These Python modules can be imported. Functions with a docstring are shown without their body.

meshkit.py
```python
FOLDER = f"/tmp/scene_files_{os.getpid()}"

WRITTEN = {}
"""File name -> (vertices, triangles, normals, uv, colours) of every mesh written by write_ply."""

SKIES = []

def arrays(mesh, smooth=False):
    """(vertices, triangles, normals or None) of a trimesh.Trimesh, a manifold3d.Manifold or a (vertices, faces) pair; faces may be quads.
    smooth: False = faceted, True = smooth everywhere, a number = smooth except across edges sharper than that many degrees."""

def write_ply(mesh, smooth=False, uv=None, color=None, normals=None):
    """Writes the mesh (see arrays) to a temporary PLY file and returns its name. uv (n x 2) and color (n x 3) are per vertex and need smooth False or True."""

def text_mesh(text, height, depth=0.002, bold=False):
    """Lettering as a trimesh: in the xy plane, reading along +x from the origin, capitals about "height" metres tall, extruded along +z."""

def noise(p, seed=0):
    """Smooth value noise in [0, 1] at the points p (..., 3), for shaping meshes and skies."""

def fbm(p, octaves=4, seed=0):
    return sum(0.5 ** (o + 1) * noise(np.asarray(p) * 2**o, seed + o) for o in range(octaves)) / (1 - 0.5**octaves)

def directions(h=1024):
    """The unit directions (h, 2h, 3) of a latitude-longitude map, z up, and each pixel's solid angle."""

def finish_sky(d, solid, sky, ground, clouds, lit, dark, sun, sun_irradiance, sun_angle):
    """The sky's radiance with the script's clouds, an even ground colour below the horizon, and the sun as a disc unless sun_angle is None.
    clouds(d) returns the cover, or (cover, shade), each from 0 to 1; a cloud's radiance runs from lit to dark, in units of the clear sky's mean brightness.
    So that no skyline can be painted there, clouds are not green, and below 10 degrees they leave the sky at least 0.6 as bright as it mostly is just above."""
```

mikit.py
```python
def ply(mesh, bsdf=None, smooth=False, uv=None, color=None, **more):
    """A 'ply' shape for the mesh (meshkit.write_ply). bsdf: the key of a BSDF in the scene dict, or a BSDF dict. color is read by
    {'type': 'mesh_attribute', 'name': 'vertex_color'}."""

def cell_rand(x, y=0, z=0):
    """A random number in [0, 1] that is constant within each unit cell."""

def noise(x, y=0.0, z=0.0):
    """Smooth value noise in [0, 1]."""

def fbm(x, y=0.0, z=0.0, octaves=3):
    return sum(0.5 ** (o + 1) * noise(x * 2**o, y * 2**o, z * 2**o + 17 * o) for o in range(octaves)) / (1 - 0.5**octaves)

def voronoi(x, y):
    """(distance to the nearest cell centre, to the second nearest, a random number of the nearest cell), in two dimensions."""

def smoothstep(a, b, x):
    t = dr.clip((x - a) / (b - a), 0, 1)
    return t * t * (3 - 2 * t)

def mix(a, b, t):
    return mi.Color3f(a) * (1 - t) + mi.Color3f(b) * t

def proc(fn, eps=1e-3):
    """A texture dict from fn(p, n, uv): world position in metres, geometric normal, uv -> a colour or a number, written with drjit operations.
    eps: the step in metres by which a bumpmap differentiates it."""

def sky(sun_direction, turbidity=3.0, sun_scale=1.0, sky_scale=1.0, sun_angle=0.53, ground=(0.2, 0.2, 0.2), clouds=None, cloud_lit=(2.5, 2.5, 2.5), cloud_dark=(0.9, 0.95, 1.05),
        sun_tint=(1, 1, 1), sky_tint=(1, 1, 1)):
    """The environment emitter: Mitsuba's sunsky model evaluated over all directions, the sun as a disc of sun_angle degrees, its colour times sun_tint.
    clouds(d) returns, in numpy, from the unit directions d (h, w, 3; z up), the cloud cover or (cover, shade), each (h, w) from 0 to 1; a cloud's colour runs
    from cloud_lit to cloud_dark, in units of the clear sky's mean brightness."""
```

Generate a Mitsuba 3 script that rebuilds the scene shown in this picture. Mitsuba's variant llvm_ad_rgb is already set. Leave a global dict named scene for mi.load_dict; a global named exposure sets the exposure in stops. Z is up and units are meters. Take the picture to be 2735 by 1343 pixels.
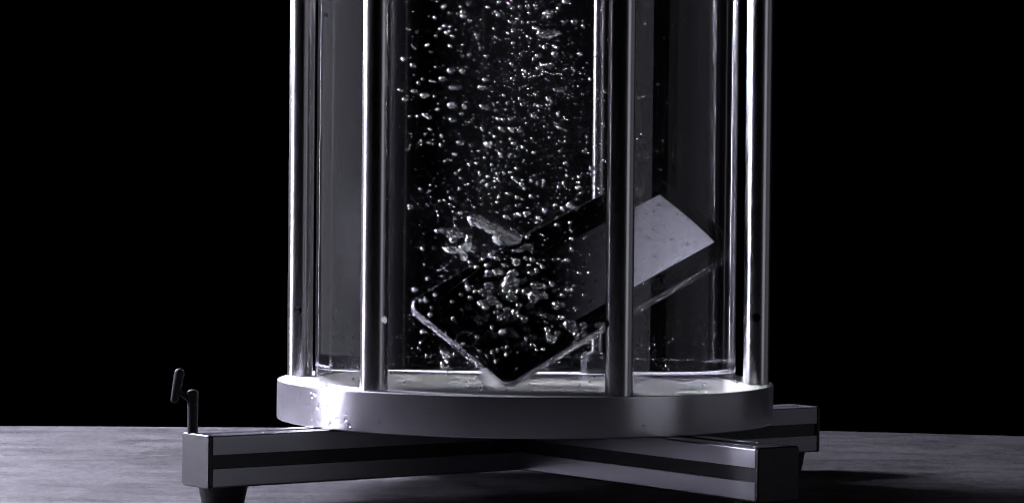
import math
import numpy as np
import trimesh
import manifold3d as m3
import drjit as dr
import mitsuba as mi
import mikit
import meshkit
from shapely.geometry import Polygon, box as sbox, Point
from shapely.ops import unary_union

T = mi.ScalarTransform4f
scene, labels = {}, {}
U = 0.036                      # side of the aluminium profile, in metres: the rig is measured in this unit

# ------------------------------------------------------------------ camera
PITCH, YAW, ROLL = 0.017, -0.004, -0.010
EYE = np.array([-0.069, -57.367, 3.619]) * U
fw = np.array([math.sin(YAW) * math.cos(PITCH), math.cos(YAW) * math.cos(PITCH), -math.sin(PITCH)])
rt = np.cross(fw, [0, 0, 1.0]); rt /= np.linalg.norm(rt)
up = math.sin(ROLL) * rt + math.cos(ROLL) * np.cross(rt, fw)
scene['camera'] = {'type': 'perspective', 'fov': math.degrees(2 * math.atan(1367.5 / 7430.0)), 'fov_axis': 'x', 'near_clip': 0.05, 'far_clip': 60.0,
                   'to_world': T().look_at(origin=EYE.tolist(), target=(EYE + fw).tolist(), up=up.tolist())}
exposure = 1.5


# ------------------------------------------------------------------ helpers
def put(key, mesh, bsdf, label=None, category=None, group=None, kind=None, smooth=False, **more):
    n, k = key, 0
    while n in scene:
        k += 1
        n = f'{key}_{k:03d}'
    scene[n] = mikit.ply(mesh, bsdf, smooth=smooth, **more)
    tag(n, label, category, group, kind)
    return n


def tag(key, label=None, category=None, group=None, kind=None):
    d = {k: v for k, v in dict(label=label, category=category, group=group, kind=kind).items() if v}
    if d:
        labels[key] = d


def moved(mesh, M):
    m = mesh.copy(); m.apply_transform(M); return m


def frame(o, x, y, z):
    M = np.eye(4); M[:3, 0], M[:3, 1], M[:3, 2], M[:3, 3] = x, y, z, o
    return M


def tri(man):
    m = man.to_mesh()
    return trimesh.Trimesh(np.array(m.vert_properties[:, :3]), np.array(m.tri_verts), process=True)


def lathe(prof, n=128, a0=0.0, a1=2 * np.pi):
    """Open surface of revolution of the profile [(r, z)], normals to the right of its direction of travel... outward when z rises."""
    prof = np.asarray(prof, float)
    full = a1 - a0 > 6.28
    a = a0 + np.arange(n) * (a1 - a0) / (n if full else n - 1)
    v = np.stack([prof[:, None, 0] * np.cos(a), prof[:, None, 0] * np.sin(a), np.repeat(prof[:, 1:2], n, 1)], -1).reshape(-1, 3)
    i, j = np.meshgrid(np.arange(len(prof) - 1), np.arange(n if full else n - 1), indexing='ij')
    q = np.stack([i * n + j, i * n + (j + 1) % n, (i + 1) * n + (j + 1) % n, (i + 1) * n + j], -1).reshape(-1, 4)
    return trimesh.Trimesh(v, np.vstack([q[:, [0, 1, 2]], q[:, [0, 2, 3]]]), process=False)


def rounded(poly, r, n=6):
    return poly.buffer(-r, join_style=2).buffer(r, quad_segs=n)


def prism(poly, h, chamfer=0.0):
    """Extrusion along +z with chamfered rims."""
    def cs(p):
        ps = getattr(p, 'geoms', [p])
        rings = []
        for g in ps:
            rings += [np.array(g.exterior.coords)[:-1]] + [np.array(i.coords)[:-1] for i in g.interiors]
        return m3.CrossSection([r.tolist() for r in rings], m3.FillRule.EvenOdd)
    if not chamfer:
        return tri(m3.Manifold.extrude(cs(poly), h))
    core = m3.Manifold.extrude(cs(poly), h - 2 * chamfer).translate([0, 0, chamfer])
    small = m3.Manifold.extrude(cs(poly.buffer(-chamfer, join_style=2)), h)
    if len(getattr(poly, 'interiors', [])) == 0 and abs(poly.convex_hull.area - poly.area) < 1e-9:
        return tri(m3.Manifold.batch_hull([core, small]))
    return tri(core + small)


# ------------------------------------------------------------------ materials
dr_abs = lambda v: mi.Float(v) * dr.sign(mi.Float(v))
n_, f_, ss, mix = mikit.noise, mikit.fbm, mikit.smoothstep, mikit.mix


def metal(c, rough, amount=1.0, fn=None):
    d = {'type': 'principled', 'base_color': {'type': 'rgb', 'value': list(c)}, 'metallic': amount, 'specular': 0.5, 'roughness': rough}
    if fn:
        d['roughness'] = mikit.proc(fn)
    return {'type': 'twosided', 'b': d}


scene['m_rod'] = metal((0.60, 0.585, 0.585), 0.17, fn=lambda p, n, uv: 0.22 + 0.06 * n_(p.x * 900, p.y * 900, p.z * 60))
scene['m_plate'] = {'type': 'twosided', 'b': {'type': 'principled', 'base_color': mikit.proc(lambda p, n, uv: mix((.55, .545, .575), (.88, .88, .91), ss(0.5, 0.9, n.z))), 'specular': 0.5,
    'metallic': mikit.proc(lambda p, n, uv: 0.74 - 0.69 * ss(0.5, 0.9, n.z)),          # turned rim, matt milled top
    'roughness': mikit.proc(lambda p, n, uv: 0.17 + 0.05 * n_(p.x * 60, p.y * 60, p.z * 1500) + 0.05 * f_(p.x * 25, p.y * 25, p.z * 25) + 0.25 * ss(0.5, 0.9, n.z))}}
scene['m_profile'] = metal((0.36, 0.36, 0.385), 0.33, 0.68, fn=lambda p, n, uv: 0.25 + 0.09 * n_(p.x * 40, p.y * 40, p.z * 1800))
scene['m_cap'] = {'type': 'twosided', 'b': {'type': 'principled', 'base_color': {'type': 'rgb', 'value': [0.018, 0.018, 0.02]}, 'specular': 0.5, 'roughness': 0.42}}
scene['m_knob'] = {'type': 'principled', 'base_color': {'type': 'rgb', 'value': [0.03, 0.03, 0.03]}, 'specular': 0.2, 'roughness': 0.55}
scene['m_slot'] = {'type': 'twosided', 'b': {'type': 'principled', 'base_color': {'type': 'rgb', 'value': [0.05, 0.05, 0.054]}, 'specular': 0.4, 'roughness': 0.5}}
scene['m_rubber'] = {'type': 'twosided', 'b': {'type': 'principled', 'base_color': {'type': 'rgb', 'value': [0.012, 0.012, 0.013]}, 'specular': 0.35, 'roughness': 0.6}}


def table_col(p, n, uv):
    wx, wy = p.x + 0.02 * n_(p.x * 22, p.y * 22), p.y + 0.03 * n_(p.x * 17 + 5, p.y * 17)
    s = f_(wx * 13, wy * 26, 0.0, octaves=5)
    w = n_(p.x * 4.1 + 7, p.y * 4.3)
    g = n_(p.x * 900, p.y * 500)
    v = 0.058 + 0.022 * ss(0.3, 0.7, s) + 0.012 * (w - 0.5) + 0.022 * (g - 0.5) + 0.022 * (n_(p.x * 240, p.y * 150) - 0.5) + 0.014 * (f_(p.x * 70, p.y * 55) - 0.5)
    ring = dr_abs(f_(wx * 9 + 3, wy * 14, 2.0, octaves=2) - 0.5)      # dried tide marks of spilled water
    v = v * (1 - 0.22 * (1 - ss(0.002, 0.012, ring)) * ss(0.5, 0.7, w))
    damp = ss(0.60, 0.72, n_(wx * 24 + 11, wy * 44))
    return mix((1, 0.985, 1.0), (0.99, 0.985, 1.01), w) * (v * (1 - 0.26 * damp))


scene['m_table'] = {'type': 'twosided', 'b': {'type': 'bumpmap', 'scale': 0.0006, 't': mikit.proc(lambda p, n, uv: f_(p.x * 60, p.y * 60, 0.0, octaves=4)),
    'b': {'type': 'principled', 'base_color': mikit.proc(table_col), 'specular': 0.25, 'roughness': 0.55}}}
def film(p, n, uv):              # faint scuffs and dried spray on the acrylic, denser near the bottom
    return 0.007 + 0.010 * f_(p.x * 40, p.y * 40, p.z * 4) + 0.012 * (1 - ss(0.0, 0.07, p.z)) * n_(p.x * 60, p.y * 60, p.z * 60)


scene['m_acrylic'] = {'type': 'dielectric', 'int_ior': 1.49, 'ext_ior': 1.0}
scene['m_acrylic_scuffed'] = {'type': 'blendbsdf', 'weight': mikit.proc(film), 'a': {'type': 'dielectric', 'int_ior': 1.49, 'ext_ior': 1.0},
    'b': {'type': 'principledthin', 'base_color': {'type': 'rgb', 'value': [0.85, 0.87, 0.95]}, 'roughness': 0.6, 'eta': 1.3, 'spec_trans': 0.0, 'diff_trans': 1.0}}
scene['m_water_wall'] = {'type': 'dielectric', 'int_ior': 1.333, 'ext_ior': 1.49}
scene['m_water_top'] = {'type': 'dielectric', 'int_ior': 1.333, 'ext_ior': 1.0}
foam = {'type': 'principledthin', 'base_color': {'type': 'rgb', 'value': [0.9, 0.9, 0.92]}, 'roughness': 0.5, 'eta': 1.33, 'spec_trans': 0.0, 'diff_trans': 1.3}   # fine froth: scatters light both ways
scene['m_bubble'] = {'type': 'blendbsdf', 'weight': 0.34, 'a': {'type': 'roughdielectric', 'distribution': 'ggx', 'alpha': 0.13, 'int_ior': 1.0, 'ext_ior': 1.333}, 'b': foam}
scene['m_pocket'] = {'type': 'blendbsdf', 'weight': 0.26, 'a': {'type': 'roughdielectric', 'distribution': 'ggx', 'alpha': 0.09, 'int_ior': 1.0, 'ext_ior': 1.333}, 'b': foam}
scene['m_drop'] = {'type': 'dielectric', 'int_ior': 1.333, 'ext_ior': 1.0}
scene['m_splash'] = {'type': 'roughdielectric', 'alpha': 0.2, 'int_ior': 1.333, 'ext_ior': 1.0}
scene['m_glass_black'] = {'type': 'principled', 'base_color': {'type': 'rgb', 'value': [0.006, 0.006, 0.007]}, 'specular': 0.06, 'roughness': 0.08}
scene['m_display'] = {'type': 'principled', 'base_color': {'type': 'rgb', 'value': [0.24, 0.245, 0.26]}, 'metallic': 1.0, 'roughness': 0.07}
scene['m_phone_frame'] = {'type': 'twosided', 'b': {'type': 'principled', 'base_color': {'type': 'rgb', 'value': [0.72, 0.70, 0.76]}, 'metallic': 0.5, 'specular': 0.5, 'roughness': 0.38}}
scene['m_phone_dark'] = {'type': 'principled', 'base_color': {'type': 'rgb', 'value': [0.02, 0.02, 0.022]}, 'specular': 0.5, 'roughness': 0.4}
scene['m_housing'] = {'type': 'twosided', 'b': {'type': 'diffuse', 'reflectance': {'type': 'rgb', 'value': [0.01, 0.01, 0.01]}}}


# ------------------------------------------------------------------ lamps (studio softboxes round the table, all outside the frame)
def softbox(az, dist, z0, z1, width, radiance, label, aim=(0, 0, 3.0), tilt=None, fall=0):
    """az: degrees from the camera's side, positive to the left; dimensions in U."""
    a = math.radians(az)
    c = np.array([-math.sin(a) * dist, -math.cos(a) * dist, (z0 + z1) / 2])
    z = np.array(aim) - c
    if tilt is None:
        z[2] = 0
    z /= np.linalg.norm(z)
    x = np.cross([0, 0, 1.0], z); x /= np.linalg.norm(x)
    y = np.cross(z, x)
    h = z1 - z0
    M = frame(c * U, x, y, z)
    key = 'softbox'
    k = 0
    while key + '__diffuser' in scene:
        k += 1
        key = f'softbox_{k:03d}'
    w2, h2 = width * U / 2, h * U / 2
    pane = moved(trimesh.Trimesh([[-w2, -h2, 0], [w2, -h2, 0], [w2, h2, 0], [-w2, h2, 0]], [[0, 1, 2], [0, 2, 3]], process=False), M)
    rad = {'type': 'rgb', 'value': list(radiance)}
    if fall:                     # light falls off towards one side of the diffuser
        r = mi.Color3f(list(map(float, radiance)))
        rad = mikit.proc((lambda p, n, uv: r * (1 - fall * ss(0, 1, uv.x))) if fall > 0 else (lambda p, n, uv: r * (1 + fall * (1 - ss(0, 1, uv.x)))))
    scene[key + '__diffuser'] = mikit.ply(pane, 'm_housing', uv=[[0, 0], [1, 0], [1, 1], [0, 1]], emitter={'type': 'area', 'radiance': rad})
    v = np.array([[-w2 * 1.03, -h2 * 1.03, 0], [w2 * 1.03, -h2 * 1.03, 0], [w2 * 1.03, h2 * 1.03, 0], [-w2 * 1.03, h2 * 1.03, 0],
                  [-w2 * .35, -h2 * .35, -w2], [w2 * .35, -h2 * .35, -w2], [w2 * .35, h2 * .35, -w2], [-w2 * .35, h2 * .35, -w2]])
    v[:4, 2] = -0.004
    q = [[0, 1, 5, 4], [1, 2, 6, 5], [2, 3, 7, 6], [3, 0, 4, 7], [4, 5, 6, 7]]
    scene[key + '__housing'] = mikit.ply(moved(trimesh.Trimesh(v, [t for a, b, c_, d in q for t in ((a, b, c_), (a, c_, d))], process=False), M), 'm_housing')
    tag(key, label, 'lamp')


KEY = np.array([0.93, 0.90, 1.13])
FILL = np.array([0.95, 0.95, 1.12])
softbox(120, 24, 10.0, 17.2, 12.6, KEY * 27, 'large bright softbox hung behind the tank on the left', aim=(0, 0, 0), tilt=True)
softbox(90, 25, -1.6, 10.5, 1.7, KEY * 18, 'narrow strip softbox standing left of the tank')
softbox(132, 42, 43, 64, 17, KEY * 0.52, 'large dim softbox hung high behind the tank on the left', aim=(-1, -2, 14), tilt=True, fall=.6)
softbox(156, 44, 43, 64, 17, KEY * 0.032, 'dim softbox hung high behind the tank', aim=(-1, -2, 14), tilt=True, fall=1)
softbox(-57, 45, -9, 24, 16, FILL * 0.15, 'tall dim softbox standing to the right in front of the tank')
softbox(-95, 48, -9, 24, 30, FILL * 0.03, 'wide very dim softbox standing right of the tank')
softbox(-160, 400, -60, 160, 94, np.array([0.9, 0.95, 1.25]) * 0.0085, 'very dim lit screen far behind the tank on the right', fall=-1)
softbox(150, 300, -60, 160, 90, np.array([0.9, 0.95, 1.25]) * 0.001, 'very dim lit screen far behind the tank on the left')

# ------------------------------------------------------------------ table
TH = 0.795                       # thickness of the base plate
FOOT = 0.45
ZT = -(TH + 1 + FOOT)
edge = [(-40, 13.2), (-9, 13.1), (8, 15.7), (13.2, 14.6), (22, 12.5), (24, -30), (-40, -30)]
slab = prism(Polygon(edge).convex_hull, 1.2, 0.05)
slab.apply_translation([0, 0, ZT - 1.2]); slab.apply_scale(U)
put('work_table', slab, 'm_table', 'wet grey work table with streaky surface under the clear water tank', 'table', smooth=20)

# ------------------------------------------------------------------ the tank
TANK = 'water_tank'
tag(TANK, 'clear acrylic water tank with steel rods on a round metal base and crossed aluminium feet', 'tank')
RP, RR, RODR, TH0 = 5.104, 4.752, 0.266, -0.137
RO, RI, ZTOP, ZW = 4.33, 3.98, 15.5, 14.0
c = 0.035
plate = lathe([(0.001, -TH), (RP - c, -TH), (RP - c * .3, -TH + c * .3), (RP, -TH + c), (RP, -c), (RP - c * .3, -c * .3), (RP - c, 0), (0.001, 0)], 360)
plate.apply_scale(U)
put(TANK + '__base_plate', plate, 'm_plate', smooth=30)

hole_h = 1.37
for deg in (-8, 52, 112, 172, 232, 292):
    g = math.radians(deg)
    o = np.array([RR * math.cos(g), RR * math.sin(g), 0])
    rod = m3.Manifold.cylinder(ZTOP, RODR, RODR, 96)
    bore = m3.Manifold.cylinder(2, 0.085, 0.085, 40, True).rotate([90, 0, 0]).rotate([0, 0, math.degrees(g)]).translate([0, 0, hole_h])
    m = tri((rod - bore).translate(o.tolist())); m.apply_scale(U)
    put(TANK + '__rod', m, 'm_rod', smooth=40)

# thin pressure pipe at the back, standing in a hexagonal fitting
g = math.radians(80.2)
po = np.array([4.70 * math.cos(g), 4.70 * math.sin(g), 0])
pipe = trimesh.creation.cylinder(.062, ZTOP - .5, sections=40); pipe.apply_translation(po + [0, 0, (ZTOP - .5) / 2 + .3]); pipe.apply_scale(U)
put(TANK + '__pipe', pipe, 'm_rod', smooth=40)
hx = prism(Polygon([(.17 * math.cos(a), .17 * math.sin(a)) for a in np.arange(6) * math.pi / 3]), .30, .015); hx.apply_translation(po)
cn = lathe([(.13, .29), (.13, .42), (.075, .47), (.063, .47)], 32); cn.apply_translation(po)
fit = trimesh.util.concatenate([hx, cn]); fit.apply_scale(U)
put(TANK + '__pipe__fitting', fit, 'm_cap', smooth=30)

for a0, m, lab in ((math.pi, 'm_acrylic', None), (0.0, 'm_acrylic_scuffed', 'rear half of the tube with a faint film of scuffs and dried spray')):
    tube = lathe([(RO, 0), (RO, ZTOP), (RI, ZTOP), (RI, ZW)], 181, a0, a0 + math.pi); tube.apply_scale(U)
    put(TANK + '__tube', tube, m, lab, smooth=30)

# aluminium T-slot profile, 1 x 1, slots on all four sides
prof = rounded(sbox(-.5, -.5, .5, .5), 0.045)
for a in range(4):
    s = unary_union([sbox(.36, -.135, .52, .135), Polygon([(.40, -.27), (.40, .27), (.30, .27), (.17, .15), (.17, -.15), (.30, -.27)])])
    s = s.buffer(0)
    from shapely import affinity
    prof = prof.difference(affinity.rotate(s, 90 * a, origin=(0, 0)))
prof = prof.difference(Point(0, 0).buffer(.085))
AL, LB = 0.642, 7.81
d1 = np.array([-math.cos(AL), -math.sin(AL), 0]); s1 = np.array([math.sin(AL), -math.cos(AL), 0])
CAPT = 0.10
zc = -TH - 0.5 - 0.002


def beam(key, a, b, d, ends):
    """Profile along d from a to b, with plastic caps and rubber feet at the ends given."""
    lo = a + (CAPT if -1 in ends else 0); hi = b - (CAPT if 1 in ends else 0)
    x = np.cross(d, [0, 0, 1.0])
    m = prism(prof, hi - lo)
    m = moved(m, frame(d * lo + [0, 0, zc], x, np.cross(d, x), d)); m.apply_scale(U)
    k = put(key, m, 'm_profile', smooth=25)
    for sx in (-1, 1):                                          # dark strip pressed into each side slot
        q = trimesh.creation.box([.03, .262, hi - lo - .02])
        q = moved(q, frame(d * (lo + hi) / 2 + [0, 0, zc], x, np.cross(d, x), d)); q.apply_translation(x * sx * .43); q.apply_scale(U)
        put(k + '__slot_cover', q, 'm_slot')
    for e in ends:
        cap = prism(rounded(sbox(-.507, -.507, .507, .507), .07), CAPT - .003, 0.022)
        at = hi + .0015 if e == 1 else lo - CAPT + .0015
        cap = moved(cap, frame(d * at + [0, 0, zc], x, np.cross(d, x), d)); cap.apply_scale(U)
        put(k + '__end_cap', cap, 'm_cap', smooth=25)
        ft = lathe([(0.001, -FOOT), (.36, -FOOT), (.39, -FOOT + .03), (.47, -.03), (.48, -.004), (0.001, -.004)], 48)
        ft.apply_translation(d * ((b - .62) if e == 1 else (a + .62)) + np.array([0, 0, zc - .5])); ft.apply_scale(U)
        put(k + '__foot', ft, 'm_rubber', smooth=35)
    return k


beam(TANK + '__support_beam', -LB, LB, d1, (-1, 1))
beam(TANK + '__support_beam', .503, LB, s1, (1,))
beam(TANK + '__support_beam', .503, LB, -s1, (1,))

# grey clamp on the left end of the long beam: a pin with a toggle handle
pin = m3.Manifold.cylinder(.78, .10, .105, 32).translate([-6.34, -4.40, -TH - .003]) + m3.Manifold.sphere(.105, 32).scale([1, 1, .5]).translate([-6.34, -4.40, -TH + .777])
pin = tri(pin); pin.apply_scale(U)
put(TANK + '__clamp', pin, 'm_knob', smooth=40)
hd = m3.Manifold.batch_hull([m3.Manifold.sphere(.10, 28).translate([-6.60, -4.40, .33]), m3.Manifold.sphere(.075, 28).translate([-6.69, -4.40, -.16])])
hd = tri(hd); hd.apply_scale(U)
put(TANK + '__clamp__handle', hd, 'm_knob', smooth=40)
lk = tri(m3.Manifold.batch_hull([m3.Manifold.sphere(.062, 20).translate([-6.34, -4.40, -.2]), m3.Manifold.sphere(.062, 20).translate([-6.65, -4.40, .02])])); lk.apply_scale(U)
put(TANK + '__clamp__link', lk, 'm_knob', smooth=40)

# ------------------------------------------------------------------ water: its wall is the tube's inner wall, so light passes acrylic > water without a gap
wall = lathe([(RI, 0), (RI, ZW)], 256); wall.apply_scale(U)
scene['water'] = mikit.ply(wall, 'm_water_wall', smooth=True)
top = lathe([(RI, ZW), (0.001, ZW)], 256); top.apply_scale(U)
scene['water__surface'] = mikit.ply(top, 'm_water_top')
tag('water', 'clear water filling the acrylic tube around the sinking phone', 'water')

# ------------------------------------------------------------------ phone
PH = 'smartphone'
tag(PH, 'black smartphone with pale metal edge sinking corner first through the water', 'phone')
PL = np.array([.753, .332, .568]); PN = np.array([.017, -.873, .488])
PL /= np.linalg.norm(PL); PN -= PL * (PN @ PL); PN /= np.linalg.norm(PN); PW = np.cross(PN, PL)
PC = np.array([.720, .0, 2.165])
PLEN, PWID, PTH = 4.88, 2.445, 0.235
PM = frame(PC, PL, PW, PN)             # x along the length, y across, z out of the screen; the screen plane is z = 0


def ph(key, mesh, bsdf, smooth=30, **k):
    m = moved(mesh, PM); m.apply_scale(U)
    return put(key, m, bsdf, smooth=smooth, **k)


def rr(w, h, r):
    return rounded(sbox(-w / 2, -h / 2, w / 2, h / 2), r, 10)


body = prism(rr(PLEN, PWID, .26), PTH - .012, 0.045); body.apply_translation([0, 0, -PTH])
bm = m3.Manifold(m3.Mesh(np.array(body.vertices, np.float32), np.array(body.faces, np.uint32)))
port = m3.Manifold.cube([.2, .30, .085], True).translate([-PLEN / 2, 0, -PTH / 2])
spk = [m3.Manifold.cylinder(.2, .022, .022, 16, True).rotate([0, 90, 0]).translate([-PLEN / 2, s * (.34 + .09 * i), -PTH / 2]) for s in (-1, 1) for i in range(5)]
for q in [port] + spk:
    bm = bm - q
ph(PH + '__frame', tri(bm), 'm_phone_frame')
glass = prism(rr(PLEN - .07, PWID - .07, .23), .03, 0.01); glass.apply_translation([0, 0, -.0115])
ph(PH + '__front_glass', glass, 'm_glass_black')
disp = prism(rr(PLEN - .8, 1.45, .01), .004); disp.apply_translation([0.14, -.08, .0195])
ph(PH + '__display', disp, 'm_display', smooth=False)
ring = lathe([(.15, .0187), (.155, .026), (.175, .026), (.18, .0187)][::-1], 40); ring.apply_translation([-PLEN / 2 + .21, 0, 0])
ph(PH + '__home_button', ring, 'm_phone_frame')
ear = prism(rr(.05, .36, .02), .004); ear.apply_translation([PLEN / 2 - .2, 0, .0188])
ph(PH + '__earpiece', ear, 'm_phone_dark', smooth=False)
for x, l in ((.9, .32), (1.35, .32)):
    b = prism(rr(l, .08, .035), .03, .008)
    b = moved(b, frame([x, -PWID / 2 + .004, -PTH / 2], [1, 0, 0], [0, 0, 1], [0, -1, 0]))
    ph(PH + '__side_button', b, 'm_phone_frame')

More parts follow.
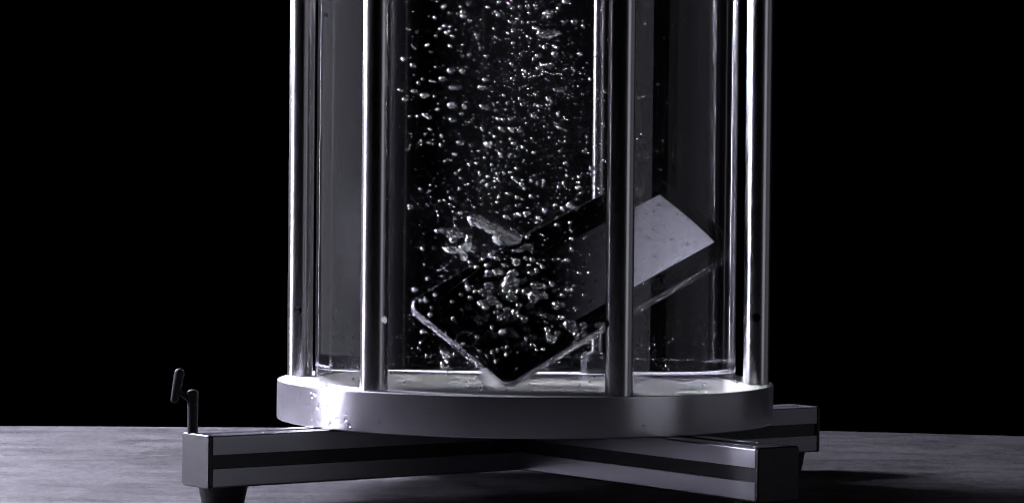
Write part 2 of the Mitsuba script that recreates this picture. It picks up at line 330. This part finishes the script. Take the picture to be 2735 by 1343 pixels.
# ------------------------------------------------------------------ air in the water
rng = np.random.default_rng(11)
BUBBLES = np.array([float(x) for x in """-20.4 70.0 276.7 1.10 1.32
-39.2 -112.0 269.8 2.05 1.86
-36.0 5.8 269.7 1.72 1.62
-38.2 -33.3 264.8 1.83 1.91
-34.3 -28.7 261.6 1.43 1.60
-48.8 -19.3 272.2 1.29 1.92
-50.4 -90.8 263.8 1.16 1.56
-18.6 -20.0 268.5 1.14 1.44
-18.0 -45.1 265.0 1.32 1.58
-7.3 120.8 278.6 1.22 1.68
-5.0 -1.9 273.4 1.24 1.45
21.3 -24.8 276.4 2.30 1.92
26.0 -21.9 261.9 1.79 1.92
31.8 -37.3 258.1 1.05 1.43
17.6 -52.6 269.5 1.06 1.58
-9.8 -26.3 261.2 2.56 1.60
-6.1 8.3 265.2 1.10 1.45
0.4 -20.2 268.1 1.14 1.28
3.3 27.1 276.1 1.18 1.30
-48.1 -18.7 258.5 1.29 1.44
-44.2 -9.8 258.2 1.01 1.29
-41.8 50.4 256.8 1.35 1.32
-41.7 10.8 252.4 1.22 1.30
-8.8 -30.8 255.3 1.42 1.27
-9.0 -18.0 246.3 1.14 1.28
-68.6 10.6 235.8 1.48 1.79
-57.0 65.8 233.0 1.38 1.99
-44.7 -21.5 226.0 2.19 2.24
-37.5 -20.4 225.7 1.92 2.08
-45.7 28.9 221.9 1.88 1.96
-43.6 -45.9 213.4 4.02 2.06
-26.7 -22.4 214.2 2.43 2.08
-22.8 24.1 221.3 1.91 1.63
-69.7 12.2 213.1 1.72 1.63
-64.5 -7.2 211.5 2.05 1.61
-56.1 15.7 209.3 2.66 2.28
-65.1 29.6 206.7 1.64 1.80
-45.6 -48.8 200.6 2.97 2.54
-26.8 -76.9 198.8 3.32 2.04
-35.4 0.1 201.0 1.24 2.26
5.5 16.9 238.9 2.17 1.78
15.3 -28.4 238.2 2.06 2.23
9.7 -53.4 242.1 1.46 1.74
14.4 -9.8 245.0 1.13 1.29
16.2 -12.9 243.6 1.01 1.44
7.2 44.9 233.2 1.15 1.48
10.1 18.8 231.9 1.08 1.14
13.4 -3.1 231.8 1.12 1.45
5.7 33.2 230.1 1.65 1.31
25.6 -18.9 228.5 1.53 1.12
30.8 -47.5 237.9 1.60 1.43
-8.4 12.3 221.7 1.70 1.46
-9.0 12.3 232.0 1.21 1.78
-2.5 -19.3 226.5 1.40 1.60
-4.6 -41.8 237.7 1.05 1.27
-33.0 -1.7 238.7 1.37 1.29
-43.2 -109.6 233.4 1.32 1.55
-22.5 16.5 238.5 1.33 1.30
-43.0 8.7 244.9 0.98 1.30
-40.7 -75.7 242.3 0.98 1.10
43.2 -8.4 212.7 1.01 1.29
36.9 -49.0 219.9 1.07 1.27
3.8 19.2 210.7 1.08 1.30
12.7 -91.4 204.7 1.68 1.87
14.1 -47.0 203.8 1.06 1.27
5.8 17.3 202.2 1.08 1.30
10.3 35.0 203.4 0.94 1.31
-3.8 -96.3 200.3 1.41 1.40
-1.9 -30.5 202.8 0.90 1.12
-4.7 2.2 207.2 0.98 1.29
-11.8 -34.9 202.9 1.17 1.75
-12.3 52.2 210.5 0.91 1.48
-19.1 -58.0 196.8 1.34 1.26
-49.8 3.2 199.0 0.99 1.13
-64.1 -52.3 219.1 1.12 1.27
-50.2 44.9 221.1 0.79 1.15
-62.4 -11.7 217.2 1.03 1.61
-54.3 -25.5 207.2 0.92 1.12
-76.8 -78.8 206.5 1.21 1.10
-26.6 55.8 255.2 1.01 1.48
-27.5 19.0 251.6 0.96 1.30
-17.7 19.0 252.3 1.08 1.30
-18.0 34.3 259.2 0.94 1.31
-49.0 3.0 257.2 0.99 1.29
-54.7 -36.1 250.3 1.07 1.12
-67.0 -42.5 253.1 1.11 1.27
-72.3 -42.5 255.1 1.26 1.43
-52.3 43.5 247.3 1.02 1.48
-60.5 -68.6 237.5 1.28 1.10
-67.4 -34.4 241.7 1.09 1.12
-54.3 -23.5 264.0 1.04 1.76
-0.4 -1.9 251.9 1.11 1.29
3.0 12.0 258.7 1.21 1.46
5.3 -60.3 254.7 1.61 1.26
-1.3 -79.3 270.0 1.24 1.09
-11.1 -11.0 275.1 1.00 1.28
-15.7 37.3 279.0 1.17 1.31
-3.3 19.2 263.2 0.96 1.14
19.8 -2.3 262.8 1.11 1.29
-43.3 -23.4 190.7 2.33 2.08
-36.8 0.8 195.5 1.24 1.45
-56.9 -20.4 192.2 1.56 1.28
-59.3 21.6 194.1 0.96 1.31
-70.9 -42.3 192.3 0.98 1.27
-58.0 -5.5 194.5 1.78 1.61
-49.1 -15.2 179.2 1.15 1.45
-53.5 10.7 184.5 1.10 1.30
-57.3 -1.9 180.7 0.88 1.13
-50.4 90.2 177.0 0.70 1.17
-50.7 48.5 175.1 0.90 1.15
-44.6 48.5 173.5 0.91 1.48
-78.3 -91.6 168.3 1.71 1.41
-38.8 -24.3 174.1 2.33 1.76
-33.1 -34.9 172.3 1.05 1.44
-21.5 10.3 173.8 2.44 2.27
-30.8 -101.0 167.0 1.29 1.24
-14.3 35.7 167.1 1.41 1.64
-22.8 31.5 164.3 0.94 1.14
-10.8 -62.4 164.3 1.08 1.26
-19.5 -49.6 178.3 1.06 1.27
-26.7 -42.5 184.1 1.45 1.75
-15.2 -9.1 184.9 1.38 1.45
-15.9 14.6 192.5 1.45 1.62
-12.3 70.3 193.1 0.89 1.32
-9.9 -18.6 191.8 1.52 1.28
-9.0 19.6 185.5 1.44 1.63
-4.9 -4.6 183.8 1.24 1.61
-8.4 58.9 178.1 1.02 1.48
-7.5 18.6 174.5 1.20 1.30
-2.5 43.4 172.6 1.04 1.31
3.9 -53.5 167.4 1.33 1.27
3.3 -18.4 194.2 1.77 1.44
17.8 -43.0 194.7 1.18 1.91
16.0 48.8 187.1 1.15 1.31
32.3 15.2 180.2 0.97 1.30
32.7 -22.9 168.9 1.28 1.28
40.0 -28.7 168.9 1.56 1.12
42.3 8.4 162.7 1.22 1.30
30.7 -38.6 150.4 1.58 1.27
30.3 -47.7 142.4 1.60 1.43
31.6 -27.3 138.7 1.55 1.28
22.8 -20.5 151.1 1.02 1.28
18.3 -32.8 143.0 1.04 1.28
40.3 -4.1 142.1 1.25 1.29
41.5 10.0 189.3 0.98 1.30
-44.1 22.9 161.4 0.95 1.14
-38.1 -10.4 154.6 1.01 1.13
-37.3 2.4 141.2 0.99 1.29
-40.4 -6.2 152.1 1.00 1.13
-22.1 -5.3 150.0 1.00 1.29
-24.2 -71.2 144.2 1.10 1.26
-17.2 -28.9 152.2 1.29 1.44
-13.1 -6.4 152.7 1.00 1.29
-10.2 -41.8 153.1 1.31 1.27
-6.4 -29.7 156.1 1.03 1.28
-8.3 -43.2 149.0 1.31 1.43
-6.5 -24.0 147.5 1.15 1.28
-3.2 23.0 144.9 1.20 1.47
-1.6 -26.9 141.8 1.03 1.44
-16.8 -16.9 148.1 1.01 1.28
2.1 21.4 147.6 0.96 1.30
2.4 14.7 136.2 1.45 1.62
-5.2 56.3 135.2 0.91 1.48
-11.9 -93.6 137.4 1.97 1.25
-5.2 23.1 129.3 1.08 1.47
-12.4 -29.9 126.7 1.16 1.28
-16.7 -5.5 131.7 1.00 1.29
-15.3 22.4 135.0 0.84 1.14
-10.7 32.1 120.7 1.18 1.31
-0.8 30.4 123.4 1.42 1.63
-4.4 -4.7 122.8 1.24 1.45
9.3 52.9 125.8 1.83 1.81
19.6 7.9 127.3 1.47 1.62
24.3 -4.4 117.1 1.25 1.29
6.6 -12.3 120.1 1.51 1.29
-37.1 75.4 134.4 1.29 1.50
-67.0 -11.9 127.9 1.69 1.94
27.7 13.1 134.3 0.97 1.14
15.0 18.3 129.2 0.96 2.28
21.1 -34.1 145.6 1.04 1.44
9.2 4.2 147.9 0.86 1.13
9.2 -11.5 145.2 0.88 1.13
33.4 53.2 152.6 1.24 1.32
-57.4 -37.0 143.4 0.94 0.96
-56.6 30.6 141.0 0.94 1.15
-57.6 -36.3 139.2 0.94 0.96
-53.9 -48.8 124.6 0.96 0.95
-51.6 -38.9 131.9 1.07 1.12
-46.7 -57.9 129.8 1.10 0.95
-49.9 -5.0 121.6 0.88 0.97
-27.1 30.0 160.0 0.94 1.14
-20.1 -4.3 158.8 1.12 1.29
-31.7 13.9 158.8 0.97 1.30
-24.4 53.8 152.7 1.02 1.81
-40.4 -0.1 166.0 1.49 1.45
-19.9 -17.2 92.5 2.20 2.79
-5.9 -28.0 88.5 2.23 3.05
2.7 -30.2 80.8 2.24 1.66
3.5 -32.0 90.3 1.79 2.22
-0.5 -24.5 91.2 1.33 1.67
-4.4 -40.2 57.7 1.81 2.21
-6.5 -35.1 52.6 2.25 2.77
-1.1 -40.4 47.8 2.27 2.76
10.2 -38.9 50.1 2.26 1.66
34.0 -42.1 43.8 2.53 2.76
12.9 -59.3 41.4 1.86 2.19
31.3 -76.0 38.4 1.92 2.18
34.6 -42.7 37.8 1.84 2.21
-14.4 -50.6 38.6 1.84 2.20
-30.1 -73.6 35.9 1.44 1.64
-65.4 -28.3 67.6 1.86 2.23
-55.6 -6.6 75.6 1.32 1.68
-43.5 -46.2 47.9 1.49 1.77
-58.3 -54.6 50.7 1.54 1.76
-60.9 -36.9 37.9 1.97 2.00
-67.0 -14.0 127.6 1.81 2.24
24.6 -53.7 69.4 1.58 1.87
27.3 -39.9 69.1 1.37 1.66
33.5 -25.3 65.0 1.52 1.67
21.1 -28.1 64.9 1.61 1.78
36.4 -23.9 81.1 1.34 1.45
32.1 -57.0 81.6 1.78 1.76
23.5 -25.6 89.9 2.01 2.00
15.8 -20.8 90.3 1.24 1.45
25.5 -25.9 117.1 1.16 1.44
24.8 2.1 111.1 1.11 1.46
25.4 -13.6 105.7 1.14 1.45
26.0 -22.4 98.2 1.15 1.67
0.2 -23.0 106.2 1.33 1.44
1.0 17.5 123.9 1.25 1.47
10.1 -9.7 126.3 1.74 1.90
6.6 -4.2 120.7 1.47 1.23
17.1 -9.5 115.3 1.48 1.68
19.6 7.0 127.6 1.27 1.46
24.1 -1.5 130.4 1.72 2.24
27.3 7.0 127.7 1.44 1.57
-24.6 -13.1 90.2 1.31 1.45
-23.5 -47.6 86.3 1.84 1.98
-29.4 -35.3 84.9 1.36 1.44
-33.2 -38.9 88.3 1.37 1.66
-26.6 -39.1 57.9 1.46 1.66
-11.5 -58.5 55.9 1.68 1.65
-12.5 -63.2 55.5 1.41 1.31
-24.8 -66.2 56.5 2.36 1.86
-17.8 -51.1 52.9 1.85 1.65
-16.4 -75.0 49.8 1.72 1.96
-12.4 -27.3 67.3 1.52 1.89
-5.0 -46.4 68.4 1.19 1.98
-1.3 -34.7 67.6 1.35 1.99
-17.4 -23.0 91.0 1.51 1.67
-12.9 -21.9 86.0 1.51 1.89
-35.1 -51.3 70.3 1.86 2.75
-35.9 -39.9 75.0 1.38 1.66
-42.9 -28.6 59.6 1.36 1.44
-62.1 -32.9 60.0 1.31 1.78
-59.3 -35.6 60.1 1.21 1.66
-56.0 -38.5 55.2 1.12 1.44
-55.0 -48.3 64.9 1.23 1.21
-65.4 -73.1 98.2 1.31 1.64
-59.7 -29.9 86.1 0.92 1.00
-52.8 -54.7 82.7 1.15 1.21
-49.0 -29.3 77.9 1.09 1.11
-37.7 -15.0 123.5 1.50 1.45
-4.9 104.6 121.9 1.24 1.75
-4.4 25.9 122.7 1.24 1.70
-0.8 -35.9 123.5 1.53 1.88
-11.5 20.0 120.9 1.25 1.47
14.9 -33.3 73.3 1.80 2.33
1.5 -39.6 65.5 1.81 1.99
4.7 -43.8 61.2 2.28 1.99
21.2 -60.8 50.3 1.87 1.65
29.7 -51.7 56.2 1.86 1.65
18.9 -59.0 38.7 1.59 1.65
30.6 -69.4 32.6 1.72 1.42
29.3 -45.7 28.5 1.38 1.43
30.5 -55.1 35.4 1.21 1.32
11.7 -46.5 46.0 1.56 1.32
11.0 -86.7 28.2 1.16 1.30
6.5 -61.0 26.6 0.93 1.10
-0.1 -48.5 33.8 1.19 2.20
-11.9 -49.2 22.6 0.92 1.98
-11.2 -56.2 28.4 1.11 1.32
-19.1 -95.3 20.1 0.98 1.30
-28.7 -75.4 26.2 1.63 1.31
-29.0 -61.1 21.8 1.13 1.10
-37.7 -54.3 30.7 1.22 1.21
-20.8 -67.5 25.4 1.04 1.86
-23.1 -52.7 21.5 1.02 1.43
-16.8 -57.3 26.2 1.12 1.65
3.6 -51.0 29.5 1.20 1.98
-3.9 -42.2 50.1 1.36 1.66
-38.6 -39.8 65.0 1.10 1.44
-33.3 -45.7 63.0 1.39 1.66
-30.7 -47.1 67.5 1.11 1.54
9.2 -14.6 85.1 1.49 1.67
1.3 -17.2 86.1 1.14 1.45
5.7 -16.5 82.8 1.14 1.34
-43.0 11.2 15.1 1.44 1.47
-48.5 -29.5 14.5 1.37 2.00
-62.5 -25.9 25.2 1.11 1.34
-59.9 -48.1 21.2 0.86 1.99
-54.7 43.1 27.1 0.79 1.14
-39.7 -4.5 20.9 1.30 1.46
-20.7 -61.3 42.7 1.31 1.65
-16.1 -56.7 57.5 1.86 1.98""".split()]).reshape(-1, 5)      # centre (mm), half width, half height
POCKETS = np.array([float(x) for x in """0 10.9 7.5 269.0 2.93 3.23
1 7.8 -39.5 252.6 3.13 2.86
1 12.0 -39.5 252.0 3.13 3.18
1 16.2 -39.5 253.0 3.40 1.91
2 16.5 45.8 215.3 3.45 1.90
3 34.4 45.8 157.4 2.52 1.64
3 37.2 45.8 157.8 2.06 0.99
4 23.9 -3.3 129.7 1.74 1.61
4 26.4 -3.3 128.1 2.24 1.45
5 -28.3 35.0 118.0 3.25 4.26
5 -23.8 35.0 116.2 3.66 3.98
5 -17.7 35.0 112.8 4.88 4.54
5 -11.8 -27.3 105.0 8.92 5.55
5 -14.4 35.0 108.9 3.66 3.41
6 0.7 -27.8 99.6 4.01 2.22
6 -5.0 -27.8 96.8 3.57 1.55
7 -48.3 -41.7 110.8 6.51 2.21
7 -42.7 -41.7 108.1 5.55 3.31
7 -43.6 -41.7 104.2 2.78 2.49
8 -38.6 48.6 95.9 3.55 2.86
8 -32.7 48.6 97.1 2.77 3.43
8 -32.2 48.6 91.4 1.98 4.00
8 -29.9 48.6 102.9 1.98 4.57
8 -27.9 48.6 97.2 1.98 2.85
9 -22.8 -55.5 81.0 2.33 2.75
9 -17.2 -55.5 81.6 3.71 2.75
10 -8.1 -34.7 80.2 3.15 2.77
10 -8.5 -34.7 75.2 4.50 4.43
10 -11.6 -34.7 71.3 2.70 3.32
11 -21.9 -32.0 71.1 2.70 3.33
11 -24.2 -32.0 66.7 3.60 3.33
12 -22.7 -59.1 60.2 7.01 2.20
12 -20.9 -59.1 63.0 2.80 2.19
13 -8.5 -41.3 63.2 3.18 2.76
13 -9.0 -41.3 66.5 1.82 2.76
14 7.5 -57.5 65.5 6.04 3.29
14 4.7 -57.5 63.8 3.25 2.74
15 5.9 -29.5 72.0 3.58 2.77
15 9.5 -29.5 70.9 2.68 2.22
16 19.2 -39.5 58.5 3.86 2.76
16 17.4 -39.5 56.9 2.27 1.99
17 27.0 -63.3 45.0 4.24 3.84
17 28.4 -63.3 42.8 3.30 3.29
18 44.3 -43.5 44.0 3.25 2.21
19 15.7 -56.5 34.2 2.79 3.30
19 13.8 -56.5 36.4 1.86 2.75
20 -46.0 -7.4 22.0 2.63 2.80
20 -45.6 -7.4 19.8 1.58 2.24
21 -44.4 8.3 10.7 2.55 2.26
21 -42.3 8.3 9.0 1.70 2.25""".split()]).reshape(-1, 6)      # pocket number, then the same


def blob(seed, sub=2, amp=.12, freq=1.6):
    s = trimesh.creation.icosphere(sub)
    v = np.array(s.vertices)
    v *= (1 + amp * 2 * (meshkit.fbm(v * freq + seed * 7.3 + 50, 3, seed) - .5))[:, None]
    return trimesh.Trimesh(v, s.faces, process=False)


protos = [mikit.ply(blob(i, 2, .10 + .03 * (i % 3)), 'm_bubble', smooth=True) for i in range(8)]
order = np.argsort(-(BUBBLES[:, 3] * BUBBLES[:, 4]))
KEEP = 275
for i in sorted(order[:KEEP]):
    x, y, z, rx, rz = BUBBLES[i] / 1000
    ry = (rx + rz) / 2
    n = put('air_bubble', blob(0, 0), 'm_bubble') if False else None
    key = 'air_bubble' if 'air_bubble' not in scene else f'air_bubble_{sum(k.startswith("air_bubble") for k in scene):03d}'
    scene[key] = {**protos[i % 8], 'to_world': T().translate([x, y, z]).rotate([0, 1, 0], float(rng.uniform(-25, 25))).scale([rx, ry, rz])}
    if z < 0.132:
        lab, grp = 'silvery air bubble clinging or drifting beside the lower half of the phone', 'bubbles around the phone'
    elif x < -0.045:
        lab, grp = 'silvery air bubble at the left fringe of the rising bubble column', 'bubbles left of the column'
    else:
        lab, grp = 'silvery air bubble rising in the column above the phone', 'bubbles in the rising column'
    tag(key, lab, 'bubble', grp)

PLAB = ['smooth domed air pocket near the top of the bubble column, right of centre', 'widest ragged white air pocket near the top right of the bubble column', 'slanted grey lens shaped air pocket in the upper right bubbles',
        'flat white double bubble beside the front right rod', 'pair of joined white bubbles just above the phone near the right rod', 'long lumpy grey air tongue curling above the phone',
        'small bright air pocket at the right tip of the lumpy air tongue', 'flat pointed air sheet left above the phone corner', 'ragged torn air pocket hanging under the flat air sheet', 'pair of joined air pockets on the upper edge of the phone',
        'lumpy grey air pocket over the middle of the dark phone', 'twisted grey air pocket left of the lumpy one over the phone', 'wide low grey air pocket across the lower left of the phone', 'small folded air pocket below the lumpy one over the phone',
        'bright curled air pocket right of centre over the phone', 'faint grey air pocket above the bright curled one', 'bright slanted air pocket near the lower long edge of the phone', 'ring shaped bubble with dark centre below the phone edge',
        'flat bubble under the phone touching the front right rod', 'bright drop shaped pocket low on the black phone glass', 'bright bubble cluster under the pale phone edge', 'lower bubble cluster near the tank floor left of the phone corner']
for g in range(int(POCKETS[:, 0].max()) + 1):
    parts = []
    for j, r in enumerate(POCKETS[POCKETS[:, 0] == g]):
        x, y, z, rx, rz = r[1:] / 1000
        b = blob(g * 5 + j, 3, .30, 1.1)
        b.apply_scale([rx, .75 * math.sqrt(rx * rz), rz])
        b.apply_translation([x, y, z])
        parts.append(m3.Manifold(m3.Mesh(np.array(b.vertices * 1000, np.float32), np.array(b.faces, np.uint32))))
    m = parts[0]
    for q in parts[1:]:
        m = m + q
    m = tri(m.refine_to_length(.7))
    trimesh.smoothing.filter_taubin(m, .5, .53, 16)              # the lobes run together like one skin
    m.apply_scale(1 / 1000)
    put('air_pocket', m, 'm_pocket', PLAB[g], 'bubble', smooth=True)

# the fine spray of bubbles too small to tell apart
V, F, off = [], [], 0
base = trimesh.creation.icosphere(1)
bv, bf = np.array(base.vertices), np.array(base.faces)


def tiny(p, r):
    global off
    V.append(bv * r + p); F.append(bf + off); off += len(bv)


for i in order[KEEP:]:
    x, y, z, rx, rz = BUBBLES[i]
    tiny(np.array([x, y, z]), [rx, rx, rz])
for _ in range(1900):
    z = rng.uniform(8, 300)
    t = z / 300
    p = np.array([rng.normal(4 - 14 * (1 - t), 30 - 4 * t), rng.normal(-6, 34), z])
    if np.hypot(p[0], p[1]) > RI * 35:
        continue
    q = (p / 36 - PC)
    if abs(q @ PN) < .35 and abs(q @ PL) < 2.6 and abs(q @ PW) < 1.4:
        continue
    if meshkit.noise(p / 32 + 9) < .38:
        continue
    r = rng.choice([.36, .5, .65, .8], p=[.24, .34, .28, .14]) * rng.uniform(.85, 1.2)
    tiny(p, [r, r, r * rng.uniform(.85, 1.1)])
for _ in range(1100):                                           # mist
    p = np.array([rng.normal(-8, 36), rng.normal(0, 40), rng.uniform(5, 300)])
    if np.hypot(p[0], p[1]) > RI * 35.4 or meshkit.noise(p / 24 + 31) < .5:
        continue
    q = (p / 36 - PC)
    if abs(q @ PN) < .3 and abs(q @ PL) < 2.6 and abs(q @ PW) < 1.4:
        continue
    r = rng.uniform(.16, .32)
    tiny(p, [r, r, r])
for _ in range(70):                                             # loose ones by the right wall, above the phone
    p = np.array([rng.uniform(38, 92), rng.uniform(-60, 40), rng.uniform(150, 290) - abs(rng.normal(0, 40))])
    if np.hypot(p[0], p[1]) < RI * 35 and p[2] > 120:
        r = rng.choice([.3, .45, .7])
        tiny(p, [r, r, r])
for _ in range(170):                                            # clinging to the inside of the wall and the floor
    a = rng.uniform(math.pi, 2 * math.pi)
    z = abs(rng.normal(0, 26)) + 1
    r = rng.uniform(.3, .75)
    tiny(np.array([math.cos(a) * (RI * 36 - r * 1.05), math.sin(a) * (RI * 36 - r * 1.05), z]), [r, r, r * 1.4])
spray = trimesh.Trimesh(np.vstack(V) / 1000, np.vstack(F), process=False)
put('fine_bubbles', spray, 'm_bubble', 'fine spray of tiny air bubbles all through the water', 'bubbles', kind='stuff', smooth=True)

# ------------------------------------------------------------------ spilled drops
dome = trimesh.creation.icosphere(2)


def drop(name, o, x, y, z, r, flat, label, group):
    m = moved(dome, np.diag([r, r, r * flat, 1])); m = moved(m, frame(o, x, y, z)); m.apply_scale(U)
    put(name, m, 'm_drop', label, 'drop', group, smooth=True)


rng = np.random.default_rng(5)
for k in range(26):
    a = math.radians(rng.normal(224, 8)) if k < 20 else math.radians(rng.uniform(190, 345))
    nrm = np.array([math.cos(a), math.sin(a), 0])
    r = rng.uniform(.022, .055)
    drop('water_drop', nrm * RP + [0, 0, rng.uniform(-.72, -.06)], np.cross([0, 0, 1.0], nrm), np.array([0, 0, 1.0]), nrm, r, .5, 'water drop clinging to the side of the round base plate', 'drops on the base plate side')
for k in range(60):
    p = np.array([rng.uniform(-10, -1.5), rng.uniform(-2.6, 1.5), ZT]) if k < 48 else np.array([rng.uniform(5.5, 10), rng.uniform(-1, 9), ZT])
    r = rng.uniform(.03, .075)
    drop('table_drop', p, np.array([1.0, 0, 0]), np.array([0, 1.0, 0]), np.array([0, 0, 1.0]), r, .55, 'water drop splashed on the grey table top', 'drops on the table')
for k in range(34):
    a = rng.uniform(math.pi * 1.0, math.pi * 2.02); rad = rng.uniform(RO + .08, RP - .06)
    if min(abs((a - TH0) % (math.pi / 3)), math.pi / 3 - (a - TH0) % (math.pi / 3)) < .1:
        continue
    drop('plate_drop', np.array([math.cos(a) * rad, math.sin(a) * rad, 0]), np.array([1.0, 0, 0]), np.array([0, 1.0, 0]), np.array([0, 0, 1.0]), rng.uniform(.025, .06), .6, 'water drop lying on the rim of the base plate outside the tube', 'drops on the base plate rim')
